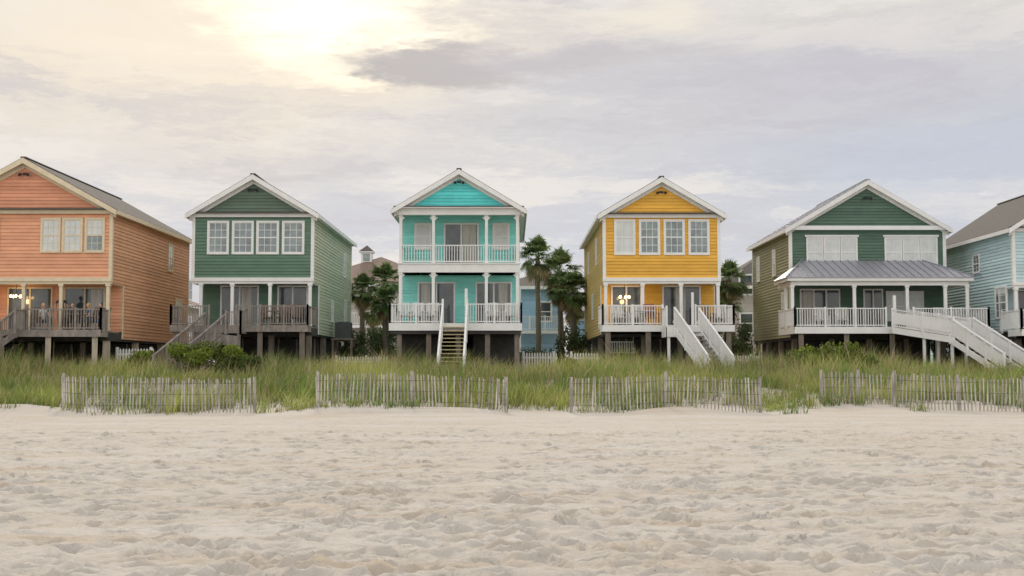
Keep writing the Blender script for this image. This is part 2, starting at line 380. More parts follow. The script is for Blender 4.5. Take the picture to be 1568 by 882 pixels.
# ------------------------------------------------------------------ houses
def gable_roof(H,cx,yf,L,w,zr,ze,ox,oy,roofm,trim,ribs=False,soff=None):
    hw=w/2+ox; rf=H.p('roof',roofm); tr=H.p('roof_trim',trim)
    for s in(-1,1):
        rf.prism([(cx,zr),(cx+s*hw,ze),(cx+s*hw,ze-.06),(cx,zr-.06)],yf-oy,yf+L+.25)
        tr.prism([(cx,zr-.065),(cx+s*(hw-.02),ze-.065),(cx+s*(hw-.02),ze-.12),(cx,zr-.12)],yf-oy+.01,yf+L+.2)
        tr.prism([(cx,zr-.035),(cx+s*(hw+.015),ze-.035),(cx+s*(hw+.015),ze-.27),(cx,zr-.29)],yf-oy-.045,yf-oy-.002)
        tr.prism([(cx,zr-.125),(cx+s*(hw-.1),ze-.10),(cx+s*(hw-.1),ze-.36),(cx,zr-.46)],yf-.075,yf-.03)
        tr.box(cx+s*hw,cx+s*(hw+.05),yf-oy+.03,yf+L+.2,ze-.22,ze-.03)
        tr.box(cx+s*(w/2+.03),cx+s*(hw-.03),yf-oy+.02,yf+L+.2,ze-.17,ze-.13)
        if ribs:
            y=yf-oy+.2
            while y<yf+L:
                rf.prism([(cx,zr+.035),(cx+s*hw,ze+.035),(cx+s*hw,ze+.001),(cx,zr+.001)],y,y+.04); y+=.45
    rf.box(cx-.12,cx+.12,yf-oy,yf+L+.25,zr-.03,zr+.025)
def pilings(H,x0,x1,y0,y1,zt,m,nx=4,ny=4,s=.13):
    P=H.p('pilings',m)
    for i in range(nx):
        for j in range(ny):
            x=x0+(x1-x0)*i/(nx-1); y=y0+(y1-y0)*j/(ny-1); P.box(x-s,x+s,y-s,y+s,.8,zt)
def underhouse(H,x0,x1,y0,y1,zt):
    D=H.p('underhouse_dark_backdrop',DARK); D.box(x0+.4,x1-.4,y0,y1,.9,zt)  # dark backdrop box added to block the bright sky under the house
    W=H.p('backdrop_battens',GREYWOOD)
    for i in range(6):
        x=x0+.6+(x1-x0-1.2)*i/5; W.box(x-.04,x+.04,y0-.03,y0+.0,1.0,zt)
def floods(H,cx,y,z):
    B=H.p('gable_floodlights',BLACK)
    for s in(-1,1): B.cyl((cx+s*.16,y-.03,z),(cx+s*.2,y-.2,z-.06),.035,.075,8)
    B.box(cx-.1,cx+.1,y-.05,y,z-.04,z+.05)
def beach_house(name,cx,yf,w,L,zf,z2,ze,zr,front,side,gab,trim,railm,wins,deck,pcols,doors,recess=1.7,pent=True,roof=SHINGLE,ox=.29,oy=.35,sidewins=(),pile=PILE,casing=.09,wgrid=(2,1),porchm=None,porch_side=True):
    H=House(name,cx,yf); xl,xr=cx-w/2,cx+w/2
    fw=WF((cx,yf),(1,0),(0,-1)); lw=WF((xl,yf),(0,1),(-1,0)); rw=WF((xr,yf),(0,1),(1,0)); pw=WF((cx,yf+recess),(1,0),(0,-1)); bw=WF((cx,yf+L),(1,0),(0,1))
    zroof=lambda dx: zr-(zr-ze)*dx/(w/2+ox)
    zw=zroof(w/2)-.12
    F=H.p('front_wall_siding',front); S=H.p('side_wall_siding',side); G=H.p('gable_siding',gab); T=H.p('wall_trim',trim)
    zp=zw-.02
    lap(F,fw,-w/2,w/2,z2+.16,zp-.2)
    sl=(zr-ze)/(w/2+ox)
    gf=lambda z:(-max(0,(zr-.1-z)/sl),max(0,(zr-.1-z)/sl))
    lap(G,fw,0,0,zp,zr-.15,lambda z:(max(-w/2,gf(z)[0]),min(w/2,gf(z)[1])))
    lap(G,bw,0,0,zp-.2,zr-.15,lambda z:(max(-w/2,gf(z)[0]),min(w/2,gf(z)[1])))
    lap(S,bw,-w/2,w/2,zf-.3,zp-.2)
    for wf in(lw,rw):
        lap(S,wf,0,recess,z2-.1,zw+.05); lap(S,wf,recess,L,zf-.35,zw+.05)
        wf.box(T,-.0,.13,.0,.045,z2-.1,zw+.02); wf.box(T,L-.13,L,.0,.045,zf-.35,zw+.02); wf.box(T,recess,recess+.12,.0,.045,zf-.35,z2-.1)
        wf.box(T,0,L,.0,.04,zw-.1,zw+.06)
    fw.box(T,-w/2-.045,-w/2+.11,.0,.045,z2+.16,zp-.2); fw.box(T,w/2-.11,w/2+.045,.0,.045,z2+.16,zp-.2)
    # frieze + pent
    T.box(xl-.06,xr+.06,yf-.14,yf+.0,zp-.20,zp-.02)
    if pent: H.p('roof',roof).box(xl-.2,xr+.2,yf-oy,yf-.0,zp-.018,zp+.035)
    # band over porch
    T.box(xl-.05,xr+.05,yf-.09,yf+.1,z2-.02,z2+.158); T.box(xl-.02,xr+.02,yf-.03,yf+.14,z2-.14,z2-.022)
    for s,x in((-1,xl),(1,xr)): T.box(x,x-s*.14,yf+.14,yf+recess,z2-.14,z2-.02)
    H.p('porch_ceiling',trim).box(xl+.14,xr-.14,yf+.14,yf+recess,z2-.06,z2-.03)
    lap(H.p('porch_wall_siding',porchm or front),pw,-w/2,w/2,zf,z2-.03)
    for u0,u1,cur in doors: slider(H,pw,u0,u1,zf+.02,zf+2.05,trim,cur=cur)
    for u in pcols:
        T.box(cx+u-.075,cx+u+.075,yf-.02,yf+.13,zf,z2-.14); T.box(cx+u-.11,cx+u+.11,yf-.05,yf+.16,z2-.24,z2-.141); T.box(cx+u-.1,cx+u+.1,yf-.045,yf+.155,zf,zf+.12)
    # windows
    for u0,u1,z0,z1,mm,pn in wins: window(H,fw,u0,u1,z0,z1,mm,pn,grid=wgrid,trim=trim,casing=casing)
    for wall,u0,u1,z0,z1 in sidewins: window(H,lw if wall=='l' else rw,u0,u1,z0,z1,GLASS2,'window_glass',trim=trim,grid=(1,1),casing=.07)
    # decks
    dx0,dx1,dp=deck; D=H.p('deck_boards',railm if railm is not WHITE else GREYWOOD)
    D.box(dx0,dx1,yf-dp,yf+recess-.01,zf-.06,zf-.005)
    H.p('deck_fascia',railm).box(dx0-.03,dx1+.03,yf-dp-.04,yf-dp,zf-.30,zf+.02)
    for x,s in((dx0,-1),(dx1,1)): H.p('deck_fascia',railm).box(x,x+s*.04,yf-dp,yf+.4,zf-.30,zf+.018)
    J=H.p('floor_joists',DARK); J.box(dx0+.02,dx1-.02,yf-dp+.05,yf+.0,zf-.28,zf-.065); J.box(xl+.02,xr-.02,yf+.0,yf+L-.02,zf-.45,zf-.07)
    T.box(xl-.01,xr+.01,yf+.0,yf+.05,zf-.38,zf-.07) if railm is WHITE else None
    pilings(H,xl+.2,xr-.2,yf+.2,yf+L-.3,zf-.44,pile); pilings(H,dx0+.25,dx1-.25,yf-dp+.2,yf-dp+.2001,zf-.28,pile,4,2)
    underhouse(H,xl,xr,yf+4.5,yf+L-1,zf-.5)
    gable_roof(H,cx,yf,L,w,zr,ze,ox,oy,roof,trim)
    floods(H,cx,yf-.03,zr-.75)
    return H,fw,lw,rw

# --- left green house
GR=siding('green_siding',(.125,.215,.155)); GRS=siding('green_side_siding',(.52,.54,.40)); GRG=siding('dark_green_siding',(.12,.175,.13))  # side walls get a paler, greyer green than the front
k=31.
cxb=-12.85
def wn(us,cx,off=784.,kk=31.): return [((a-off)/kk-cx,(b-off)/kk-cx) for a,b in us]
ww=wn([(318,346),(356,384),(393.5,423),(433,462)],cxb)
wins=[(a,b,7.35,8.85,GLASS2,'window_glass') for a,b in ww]
H,fw,lw,rw=beach_house('green_beach_house',cxb,60,5.97,14.2,3.7,5.95,9.28,11.25,GR,GRS,GRG,WHITE,GREYWOOD,wins,
    (-16.6,-9.95,1.0),[-2.55,-1.0,.87,2.85],[(-1.9,-.1,(-.9,-.4)),(1.0,2.4,None)],sidewins=[('r',10.8,11.5,7.0,8.3),('r',6.2,6.7,4.2,5.3),('r',11.2,11.8,4.3,5.6)])
RR=H.p('deck_railing',GREYWOOD)
rail(RR,(-16.6,59.05,3.7),(-14.75,59.05,3.7)); rail(RR,(-13.4,59.05,3.7),(-9.95,59.05,3.7),npost=3); rail(RR,(-16.6,59.05,3.7),(-16.6,60.3,3.7)); rail(RR,(-9.95,59.05,3.7),(-9.95,61.5,3.7))
H.p('deck_boards',GREYWOOD).box(-14.7,-12.9,57.7,59.0,3.3,3.36)
rail(RR,(-12.9,57.7,3.35),(-12.9,59.0,3.6)); rail(RR,(-13.6,57.7,3.35),(-12.9,57.7,3.35))
stairs(H,(-14.2,58.3,3.33),(-15.7,55.0,1.25),1.25,GREYWOOD,GREYWOOD,sp=.13)
RR.beam((-14.6,57.8,3.1),(-13.0,57.7,2.9),.05,.5); RR.beam((-13.0,57.8,1.0),(-13.0,57.8,3.3),.14,.14); RR.beam((-14.5,57.8,1.0),(-14.5,57.8,3.3),.14,.14)
H.finish()

# --- yellow house
YL=siding('yellow_siding',(.78,.44,.07)); YLS=siding('yellow_side_siding',(.68,.45,.14))
cxd=7.42
ww=wn([(944,971),(982,1009),(1020,1047),(1058,1085)],cxd)
wins=[(a,b,7.32,8.92,GLASS2 if i else BLIND,'window_glass' if i else 'window_blinds') for i,(a,b) in enumerate(ww)]
H,fw,lw,rw=beach_house('yellow_beach_house',cxd,60,5.75,15.5,3.7,5.95,9.25,11.12,YL,YLS,YL,WHITE,WHITE,wins,
    (4.4,10.75,1.2),[-2.78,-.95,.95,2.78],[(-2.3,-.9,None),(.3,2.1,(.9,1.4))],sidewins=[('l',4.5,5.2,7.2,8.5),('l',7.5,8.2,4.4,5.7),('l',11,11.6,7.2,8.4)])
RR=H.p('deck_railing',WHITE)
rail(RR,(4.4,58.85,3.7),(7.3,58.85,3.7),npost=2); rail(RR,(8.9,58.85,3.7),(10.75,58.85,3.7),npost=1); rail(RR,(4.4,58.85,3.7),(4.4,61.2,3.7)); rail(RR,(10.75,58.85,3.7),(10.75,61.2,3.7))
H.p('deck_boards',GREYWOOD).box(7.3,8.9,57.3,58.8,3.5,3.56); H.p('deck_fascia',WHITE).box(7.26,8.94,57.25,57.3,3.1,3.58)
RR.box(7.24,7.3,57.25,58.8,3.1,3.58)
rail(RR,(7.3,57.3,3.55),(7.3,58.8,3.55),npost=1)
for x in(7.4,8.8): RR.beam((x,57.4,.9),(x,57.4,3.5),.13,.13)
RR.beam((8.75,58.8,3.6),(8.75,58.8,5.3),.12,.12)
stairs(H,(8.25,57.25,3.5),(9.35,54.6,1.25),1.25,GREYWOOD,WHITE,solid=True,posts=3)
H.finish()

# --- orange house
OR=siding('salmon_siding',(.74,.37,.22)); ORS=siding('salmon_side_siding',(.64,.35,.20)); ORG=siding('salmon_gable_siding',(.66,.31,.19))
cxa=-22.62; kk=33.2
ww=wn([(62,87),(95,121),(130,155)],cxa,784,kk)
wins=[(a,b,7.05,8.5,[BLIND,BLIND,GLASS2][i],['window_blinds','window_blinds','window_glass'][i]) for i,(a,b) in enumerate(ww)]
wins+=[(-2.95,-2.2,7.05,8.5,GLASS2,'window_glass'),(-2.0,-1.2,7.05,8.5,BLIND,'window_blinds'),(-.98,-.75,7.05,8.5,BLIND,'window_blinds')][:2]
H,fw,lw,rw=beach_house('salmon_beach_house',cxa,56,8.15,13.4,3.35,5.65,8.95,11.38,OR,ORS,ORG,CREAM,GREYWOOD,wins,
    (-25.5,-18.65,1.0),[-3.9,-1.9,.05,1.78,3.95],[(-3.3,-2.0,None),(-1.3,.7,None),(1.4,3.2,(2.6,3.1))],sidewins=[('r',9.2,10.0,6.9,8.3),('r',10.8,11.9,4.0,5.4)],pile=PILEL)
RR=H.p('deck_railing',GREYWOOD)
rail(RR,(-22.1,55.05,3.35),(-18.65,55.05,3.35),npost=3); rail(RR,(-25.5,55.05,3.35),(-23.9,55.05,3.35)); rail(RR,(-18.65,55.05,3.35),(-18.65,56.2,3.35))
stairs(H,(-23.0,55.0,3.3),(-24.3,51.6,1.2),1.3,GREYWOOD,GREYWOOD)
rail(RR,(-22.1,54.0,3.3),(-22.1,55.0,3.3))
H.finish()

# --- far right pale blue house
BL=siding('pale_blue_siding',(.50,.66,.69))
cxf=28.75
wins=[(a,a+.85,6.75,8.1,GLASS2,'window_glass') for a in(-3.2,-2.1,-1.0,1.2)]
H,fw,lw,rw=beach_house('pale_blue_beach_house',cxf,60,7.8,11.0,3.5,5.75,8.55,11.3,BL,BL,BL,WHITE,WHITE,wins,
    (24.7,32.7,1.2),[-3.8,-1.3,1.3,3.8],[(-3.0,-1.2,None),(.5,2.3,None)],roof=SHINGLE,sidewins=[('l',4.3,5.1,6.75,7.65),('l',.9,2.2,4.2,5.7),('l',9.2,9.9,6.6,7.8)])
RR=H.p('deck_railing',WHITE)
rail(RR,(24.7,58.85,3.5),(32.7,58.85,3.5)); rail(RR,(24.7,58.85,3.5),(24.7,61.2,3.5))
H.finish()

# --- teal house (two-storey porch)
TE=siding('turquoise_siding',(.13,.70,.70)); TEW=siding('turquoise_wall_siding',(.27,.75,.70))
def teal():
    cx=-2.63;yf=60;w=5.95;L=14.0;zf=3.8;z2=6.82;ze=9.50;zr=11.5;ox=.35;oy=.4;rc=1.9
    H=House('turquoise_beach_house',cx,yf); xl,xr=cx-w/2,cx+w/2
    fw=WF((cx,yf),(1,0),(0,-1)); lw=WF((xl,yf),(0,1),(-1,0)); rw=WF((xr,yf),(0,1),(1,0)); pw=WF((cx,yf+rc),(1,0),(0,-1)); bw=WF((cx,yf+L),(1,0),(0,1))
    sl=(zr-ze)/(w/2+ox); zw=zr-sl*w/2-.12
    G=H.p('gable_siding',TE); S=H.p('side_wall_siding',TEW); T=H.p('wall_trim',WHITE)
    gl=lambda z:(max(-w/2,-max(0,(zr-.1-z)/sl)),min(w/2,max(0,(zr-.1-z)/sl)))
    lap(G,fw,0,0,zw,zr-.15,gl); lap(G,bw,0,0,zw,zr-.15,gl); lap(S,bw,-w/2,w/2,zf-.3,zw)
    for wf in(lw,rw):
        lap(S,wf,rc,L,zf-.35,zw+.05); wf.box(T,rc-.02,rc+.13,-.03,.045,zf,zw)
        wf.box(T,L-.13,L,0,.045,zf-.35,zw); wf.box(T,0,L,-.08,.05,zw-.18,zw+.06)
    H.p('roof',SHINGLE).box(xl-.25,xr+.25,yf-oy,yf,zw+.002,zw+.05)
    T.box(xl-.06,xr+.06,yf-.12,yf+.12,zw-.36,zw); T.box(xl-.22,xr+.22,yf-oy+.03,yf-.12,zw-.05,zw-.001)
    H.p('porch_ceiling',WHITE2).box(xl+.1,xr-.1,yf+.12,yf+rc,zw-.12,zw-.08)
    lap(H.p('porch_wall_siding',TEW),pw,-w/2,w/2,zf,z2-.45); lap(H.p('porch_wall_siding',TEW),pw,-w/2,w/2,z2,zw-.1)
    # columns
    cols=[-2.9,-1.27,1.36,2.9]
    for u in cols:
        for za,zb,s in((z2,zw-.36,.07),(zf,z2-.45,.075)):
            T.box(cx+u-s,cx+u+s,yf+.0,yf+.14,za,zb); T.box(cx+u-s-.035,cx+u+s+.035,yf-.03,yf+.17,zb-.1,zb-.001); T.box(cx+u-s-.03,cx+u+s+.03,yf-.028,yf+.168,za+.001,za+.1)
            # brackets
            for sg in(-1,1):
                if abs(u)>2.5 and sg*u>0: continue
                T.prism([(cx+u+sg*s,zb-.24),(cx+u+sg*(s+.02),zb-.24),(cx+u+sg*(s+.14),zb-.1),(cx+u+sg*s,zb-.1)],yf+.04,yf+.09)
    # upper deck
    T.box(xl-.04,xr+.04,yf-.06,yf+.16,z2-.45,z2-.03); T.box(xl-.09,xr+.09,yf-.12,yf+.1,z2-.03,z2+.02)
    for x,s in((xl,1),(xr,-1)): T.box(x,x+s*.1,yf+.16,yf+rc,z2-.45,z2-.03)
    H.p('porch_floor',GREYWOOD).box(xl+.1,xr-.1,yf+.1,yf+rc,z2-.08,z2-.02); H.p('porch_ceiling',WHITE2).box(xl+.1,xr-.1,yf+.16,yf+rc,z2-.3,z2-.26)
    RR=H.p('porch_railing',WHITE)
    for a,b in zip(cols[:-1],cols[1:]): rail(RR,(cx+a,yf+.06,z2),(cx+b,yf+.06,z2),h=.9,posts=False,sp=.13)
    for x in(xl+.06,xr-.06): rail(RR,(x,yf+.1,z2),(x,yf+rc,z2),h=.9,posts=False)
    # lower deck
    dx0,dx1,dp=-5.95,.45,.9
    H.p('porch_floor',GREYWOOD).box(dx0,dx1,yf-dp,yf+rc,zf-.08,zf-.01)
    T.box(dx0-.04,dx1+.04,yf-dp-.05,yf-dp,zf-.34,zf+.02); T.box(dx0-.04,dx0,yf-dp,yf+rc,zf-.34,zf+.018); T.box(dx1,dx1+.04,yf-dp,yf+rc,zf-.34,zf+.018)
    rail(RR,(dx0,yf-dp+.06,zf),(-3.4,yf-dp+.06,zf),npost=2); rail(RR,(-2.15,yf-dp+.06,zf),(dx1,yf-dp+.06,zf),npost=2)
    for x in(dx0,dx1): rail(RR,(x,yf-dp+.06,zf),(x,yf+rc,zf),npost=1)
    # openings
    window(H,pw,-2.28,-1.58,z2+.95,z2+2.15,BLIND,'window_blinds',grid=(0,0)); window(H,pw,1.72,2.42,z2+.95,z2+2.15,BLIND,'window_blinds',grid=(0,0))
    slider(H,pw,-.78,.85,z2+.02,z2+2.15,cur=(.1,.78))
    slider(H,pw,-2.1,-.35,zf+.02,zf+2.15,cur=(-2.0,-1.55)); slider(H,pw,.85,2.55,zf+.02,zf+2.15,cur=(1.95,2.4))
    window(H,rw,6,6.6,7.6,8.8,GLASS2); window(H,rw,9,9.6,4.6,5.8,GLASS2); window(H,lw,6,6.6,7.6,8.8,GLASS2)
    J=H.p('floor_joists',DARK); J.box(dx0+.02,dx1-.02,yf-dp+.02,yf+L-.1,zf-.5,zf-.1)
    D=H.p('underhouse_dark_backdrop',DARK); D.box(xl+.1,cx-.9,yf+.6,yf+L,.9,zf-.51); D.box(cx+.7,xr-.1,yf+.6,yf+L,.9,zf-.51); D.box(cx-.9,cx+.7,yf+5,yf+L,.9,zf-.51)  # dark blocks added under the floor to shut out the sky behind
    pilings(H,xl+.1,xr-.1,yf-.6,yf+L-.3,zf-.5,PILE,5,4,.12)
    gable_roof(H,cx,yf,L,w,zr,ze,ox,oy,SHINGLE,WHITE); floods(H,cx,yf-.03,zr-.62)
    stairs(H,(-2.78,59.05,3.8),(-2.78,55.3,1.2),1.12,TREAD,WHITE,posts=4,newel=.25,sp=.16)
    R2=H.p('stair_stringers_rails',WHITE); R2.box(-2.3,-2.16,58.95,59.08,3.6,5.5)
    # dark risers behind treads
    H.finish()
teal()

# --- right green house with metal porch roof
EG=siding('deep_green_siding',(.095,.165,.12)); EGS=siding('olive_side_siding',(.28,.275,.15))
def egreen():
    cx=19.1;yf=65;w=8.35;L=10.;zf=3.7;ze=9.10;zr=11.75;ox=.3;oy=.35
    H=House('dark_green_beach_house',cx,yf); xl,xr=cx-w/2,cx+w/2
    fw=WF((cx,yf),(1,0),(0,-1)); lw=WF((xl,yf),(0,1),(-1,0)); rw=WF((xr,yf),(0,1),(1,0)); bw=WF((cx,yf+L),(1,0),(0,1))
    sl=(zr-ze)/(w/2+ox); zw=zr-sl*w/2-.12
    F=H.p('front_wall_siding',EG); S=H.p('side_wall_siding',EGS); G=H.p('gable_siding',EG); T=H.p('wall_trim',WHITE)
    gl=lambda z:(max(-w/2,-max(0,(zr-.1-z)/sl)),min(w/2,max(0,(zr-.1-z)/sl)))
    lap(F,fw,-w/2,w/2,zf-.3,zw-.05); lap(G,fw,0,0,zw+.1,zr-.15,gl); lap(G,bw,0,0,zw-.1,zr-.15,gl); lap(S,bw,-w/2,w/2,zf-.3,zw-.1)
    for wf in(lw,rw):
        lap(S,wf,0,L,zf-.4,zw+.05); wf.box(T,0,.13,.0,.045,zf-.3,zw); wf.box(T,L-.13,L,0,.045,zf-.3,zw); wf.box(T,0,L,.0,.04,zw-.12,zw+.06)
    fw.box(T,-w/2-.045,-w/2+.13,0,.045,zf,zw-.1); fw.box(T,w/2-.13,w/2+.045,0,.045,zf,zw-.1)
    T.box(xl-.2,xr+.2,yf-.3,yf-.0,zw-.12,zw+.1)
    # wide windows with blinds
    for a,b in((-3.28,-.55),(.92,3.75)):
        n=3; g=(b-a)/n
        for i in range(n): window(H,fw,a+g*i+.05,a+g*(i+1)-.05,7.1,8.6,BLIND,'window_blinds',grid=(1,0),casing=.06)
        T.box(cx+a-.08,cx+b+.08,yf-.09,yf-.03,8.68,8.78)
    # porch
    px0,px1,py=14.25,23.35,62.0; zpt=6.95; zpe=6.28; M=H.p('porch_metal_roof',METAL)
    A=(px0-.25,py-.3,zpe);B=(px1+.25,py-.3,zpe);C=(px1-1.3,yf-.03,zpt+.45);D=(px0+1.3,yf-.03,zpt+.45);E=(px0-.25,yf-.03,zpe);Fp=(px1+.25,yf-.03,zpe)
    def dn(p,d=.05): return (p[0],p[1],p[2]-d)
    M.add([A,B,C,D,E,Fp,dn(A),dn(B),dn(E),dn(Fp)],[(0,1,2,3),(0,3,4),(1,5,2),(0,6,7,1),(4,8,6,0),(1,7,9,5),(6,8,9,7)])
    x=px0
    while x<px1+.2:
        top_y=yf-.03
        if x<px0+1.3: t=(x-(px0-.25))/1.55
        elif x>px1-1.3: t=((px1+.25)-x)/1.55
        else: t=1
        t=max(0.02,min(1,t)); a=Vector((x,py-.3,zpe+.02)); b=Vector((x,py-.3+(top_y-(py-.3))*t,zpe+(zpt+.45-zpe)*t+.02)); M.beam(a,b,.035,.045); x+=.42
    M.beam(Vector(A)+Vector((0,0,.02)),Vector(D)+Vector((0,0,.02)),.09,.05); M.beam(Vector(B)+Vector((0,0,.02)),Vector(C)+Vector((0,0,.02)),.09,.05)
    T.box(px0-.2,px1+.2,py-.26,py-.21,zpe-.2,zpe-.052); T.box(px0-.2,px0-.15,py-.21,yf-.05,zpe-.2,zpe-.052); T.box(px1+.15,px1+.2,py-.21,yf-.05,zpe-.2,zpe-.052)
    T.box(px0,px1,py-.08,py+.08,zpe-.42,zpe-.12); T.box(px0,px0+.14,py+.08,yf-.05,zpe-.42,zpe-.12); T.box(px1-.14,px1,py+.08,yf-.05,zpe-.42,zpe-.12)
    H.p('porch_ceiling',WHITE2).box(px0+.14,px1-.14,py+.08,yf-.05,zpe-.2,zpe-.16)
    for x in(px0+.08,17.5,20.2,22.15,px1-.08):
        T.box(x-.08,x+.08,py-.06,py+.06,zf,zpe-.42); T.box(x-.11,x+.11,py-.09,py+.09,zpe-.52,zpe-.421)
    T.box(px0+.0,px0+.16,63.4,63.55,zf,zpe-.42)
    # lower openings
    slider(H,fw,-3.6,-1.6,zf+.02,zf+2.1,panes=3,cur=(-3.5,-3.0)); 
    for a,b in((1.0,1.9),(2.0,2.9)): window(H,fw,a,b,zf+.5,zf+2.0,BLIND,'window_blinds',grid=(0,0),casing=.06)
    slider(H,fw,-.2+.9-.9,.7,zf+.02,zf+2.1)
    for u0,u1,z0,z1 in((3.4,4.1,6.9,8.3),(1.0,1.9,4.2,5.7),(7.8,8.5,6.9,8.3)): window(H,lw,u0,u1,z0,z1,BLIND,'window_blinds',grid=(1,1),casing=.07)
    # deck
    dx0,dx1,dy=14.3,24.1,61.3
    H.p('deck_boards',GREYWOOD).box(dx0,dx1,dy,yf-.03,zf-.07,zf-.005); Fa=H.p('deck_fascia',WHITE)
    Fa.box(dx0-.04,dx1+.04,dy-.05,dy,zf-.32,zf+.02); Fa.box(dx0-.04,dx0,dy,yf,zf-.32,zf+.018); Fa.box(dx1,dx1+.04,dy,yf,zf-.32,zf+.018)
    RR=H.p('deck_railing',WHITE); rail(RR,(dx0,dy+.05,zf),(18.9,dy+.05,zf),npost=3); rail(RR,(20.3,dy+.05,zf),(dx1,dy+.05,zf),npost=2); rail(RR,(dx0,dy+.05,zf),(dx0,yf-.1,zf),npost=2); rail(RR,(dx1,dy+.05,zf),(dx1,yf-.1,zf),npost=2)
    J=H.p('floor_joists',DARK); J.box(dx0+.02,dx1-.02,dy+.02,yf,zf-.3,zf-.08); J.box(xl+.02,xr-.02,yf,yf+L-.05,zf-.55,zf-.08)
    pilings(H,xl+.2,xr-.2,yf+.1,yf+L-.3,zf-.5,PILE,5,4); pilings(H,dx0+.3,dx1-.3,dy+.2,dy+.21,zf-.3,PILE,5,2)
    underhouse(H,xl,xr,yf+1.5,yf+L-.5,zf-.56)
    gable_roof(H,cx,yf,L,w,zr,ze,ox,oy,METAL,WHITE,ribs=True); floods(H,cx,yf-.03,zr-.95)
    # walkway ramp and stairs
    W=H.p('walkway',WHITE); Dk=H.p('deck_boards',GREYWOOD)
    a=Vector((19.6,61.2,3.65)); b=Vector((21.7,58.6,3.1)); d=(b-a).normalized(); sd=Vector((-d.y,d.x,0)).normalized()
    Dk.beam(a,b,1.4,.06)
    for s in(-1,1):
        o=sd*s*.72; up=Vector((0,0,1)); W.beam(a+o-up*.12,b+o-up*.12,.05,.3); rail(W,a+o,b+o,h=.92,sp=.13,npost=2); W.beam(a+o+up*.5,b+o+up*.5,.025,.55)
    for t in(.5,.95):
        for s in(-.6,.6): p=a.lerp(b,t)+sd*s; W.beam((p.x,p.y,.9),(p.x,p.y,p.z),.12,.12)
    W.beam((19.3,61.25,3.5),(19.3,61.25,5.3),.14,.14)
    stairs(H,b,(22.9,55.2,1.35),1.35,GREYWOOD,WHITE,posts=3,solid=True)
    H.finish()
egreen()

# ------------------------------------------------------------------ background houses
def bg_house(name,cx,yf,w,L,zb,ze,zr,wallm,roofm,hip=True,cupola=None,balcony=None,rows=((4.2,5.6),(7.0,8.4)),ncol=3,along='y'):
    H=House(name,cx,yf); xl,xr=cx-w/2,cx+w/2; fw=WF((cx,yf),(1,0),(0,-1)); lw=WF((xl,yf),(0,1),(-1,0)); rw=WF((xr,yf),(0,1),(1,0)); bw=WF((cx,yf+L),(1,0),(0,1))
    S=H.p('wall_siding',wallm); T=H.p('wall_trim',WHITE); Rf=H.p('roof',roofm)
    for wf,a,b in((fw,-w/2,w/2),(bw,-w/2,w/2),(lw,0,L),(rw,0,L)): lap(S,wf,a,b,zb,ze)
    for x in(xl,xr): T.box(x-.06,x+.06,yf-.05,yf+.06,zb,ze)
    o=.5; r=min(w,L)/2 if hip else 0
    if w>=L: rid=[(cx-w/2+r,yf+L/2,zr),(cx+w/2-r,yf+L/2,zr)]
    else: rid=[(cx,yf+r,zr),(cx,yf+L-r,zr)]
    q=[(xl-o,yf-o,ze),(xr+o,yf-o,ze),(xr+o,yf+L+o,ze),(xl-o,yf+L+o,ze)]
    if w>=L: Rf.add(q+rid,[(0,1,5,4),(1,2,5),(2,3,4,5),(3,0,4),(0,3,2,1)])
    else: Rf.add(q+rid,[(0,1,4),(1,2,5,4),(2,3,5),(3,0,4,5),(0,3,2,1)])
    T.box(xl-o,xr+o,yf-o-.04,yf-o,ze-.22,ze+.0); T.box(xl-o-.04,xl-o,yf-o,yf+L+o,ze-.22,ze); T.box(xr+o,xr+o+.04,yf-o,yf+L+o,ze-.22,ze)
    for z0,z1 in rows:
        for i in range(ncol):
            u=-w/2+w*(i+.5)/ncol; window(H,fw,u-.45,u+.45,z0,z1,GLASS,grid=(0,0))
        for i in range(3): u=L*(i+.5)/3; window(H,lw,u-.45,u+.45,z0,z1,GLASS,grid=(0,0)); window(H,rw,u-.45,u+.45,z0,z1,GLASS,grid=(0,0))
    if cupola:
        x,y,z=cupola; C=H.p('cupola',WHITE); C.box(x-.45,x+.45,y-.45,y+.45,z-1.0,z+.5); C.box(x-.6,x+.6,y-.6,y+.6,z+.5,z+.6)
        H.p('cupola_louvers',GLASS2).box(x-.28,x+.28,y-.47,y-.44,z-.2,z+.4)
        H.p('cupola_roof',SHINGLE).add([(x-.62,y-.62,z+.6),(x+.62,y-.62,z+.6),(x+.62,y+.62,z+.6),(x-.62,y+.62,z+.6),(x,y,z+1.15)],[(0,1,4),(1,2,4),(2,3,4),(3,0,4)])
    if balcony:
        for z in balcony:
            T.box(xl,xr,yf-1.6,yf-.05,z-.2,z); rail(H.p('balcony_railing',WHITE),(xl,yf-1.55,z),(xr,yf-1.55,z),npost=4)
            for i in range(4): x=xl+.1+(w-.2)*i/3; T.box(x-.08,x+.08,yf-1.6,yf-1.45,zb,ze-.2)
    H.finish()
BEIGE=siding('beige_siding',(.45,.42,.38)); LB=siding('sky_blue_siding',(.36,.56,.72))
bg_house('beige_background_house',-11.0,96,11.5,12,1,8.3,11.0,BEIGE,SHINGLEB,cupola=(-12.1,101,10.75),balcony=(5.0,))
bg_house('sky_blue_background_house',1.2,84,4.2,10,1,7.3,8.2,LB,SHINGLE,balcony=(4.2,),rows=((4.9,6.2),),ncol=2)
bg_house('grey_roof_background_house',20.5,88,10.5,12,1,7.6,11.2,BEIGE,SHINGLE)
bg_house('grey_roof_background_house.001',41,92,11,12,1,6.5,9.4,BL,SHINGLE)
bg_house('beige_background_house.001',-29.5,88,9,12,1,6.5,8.4,BEIGE,SHINGLEB)
bg_house('sky_blue_background_house.001',9.5,96,9,10,1,5.6,7.4,LB,SHINGLE)

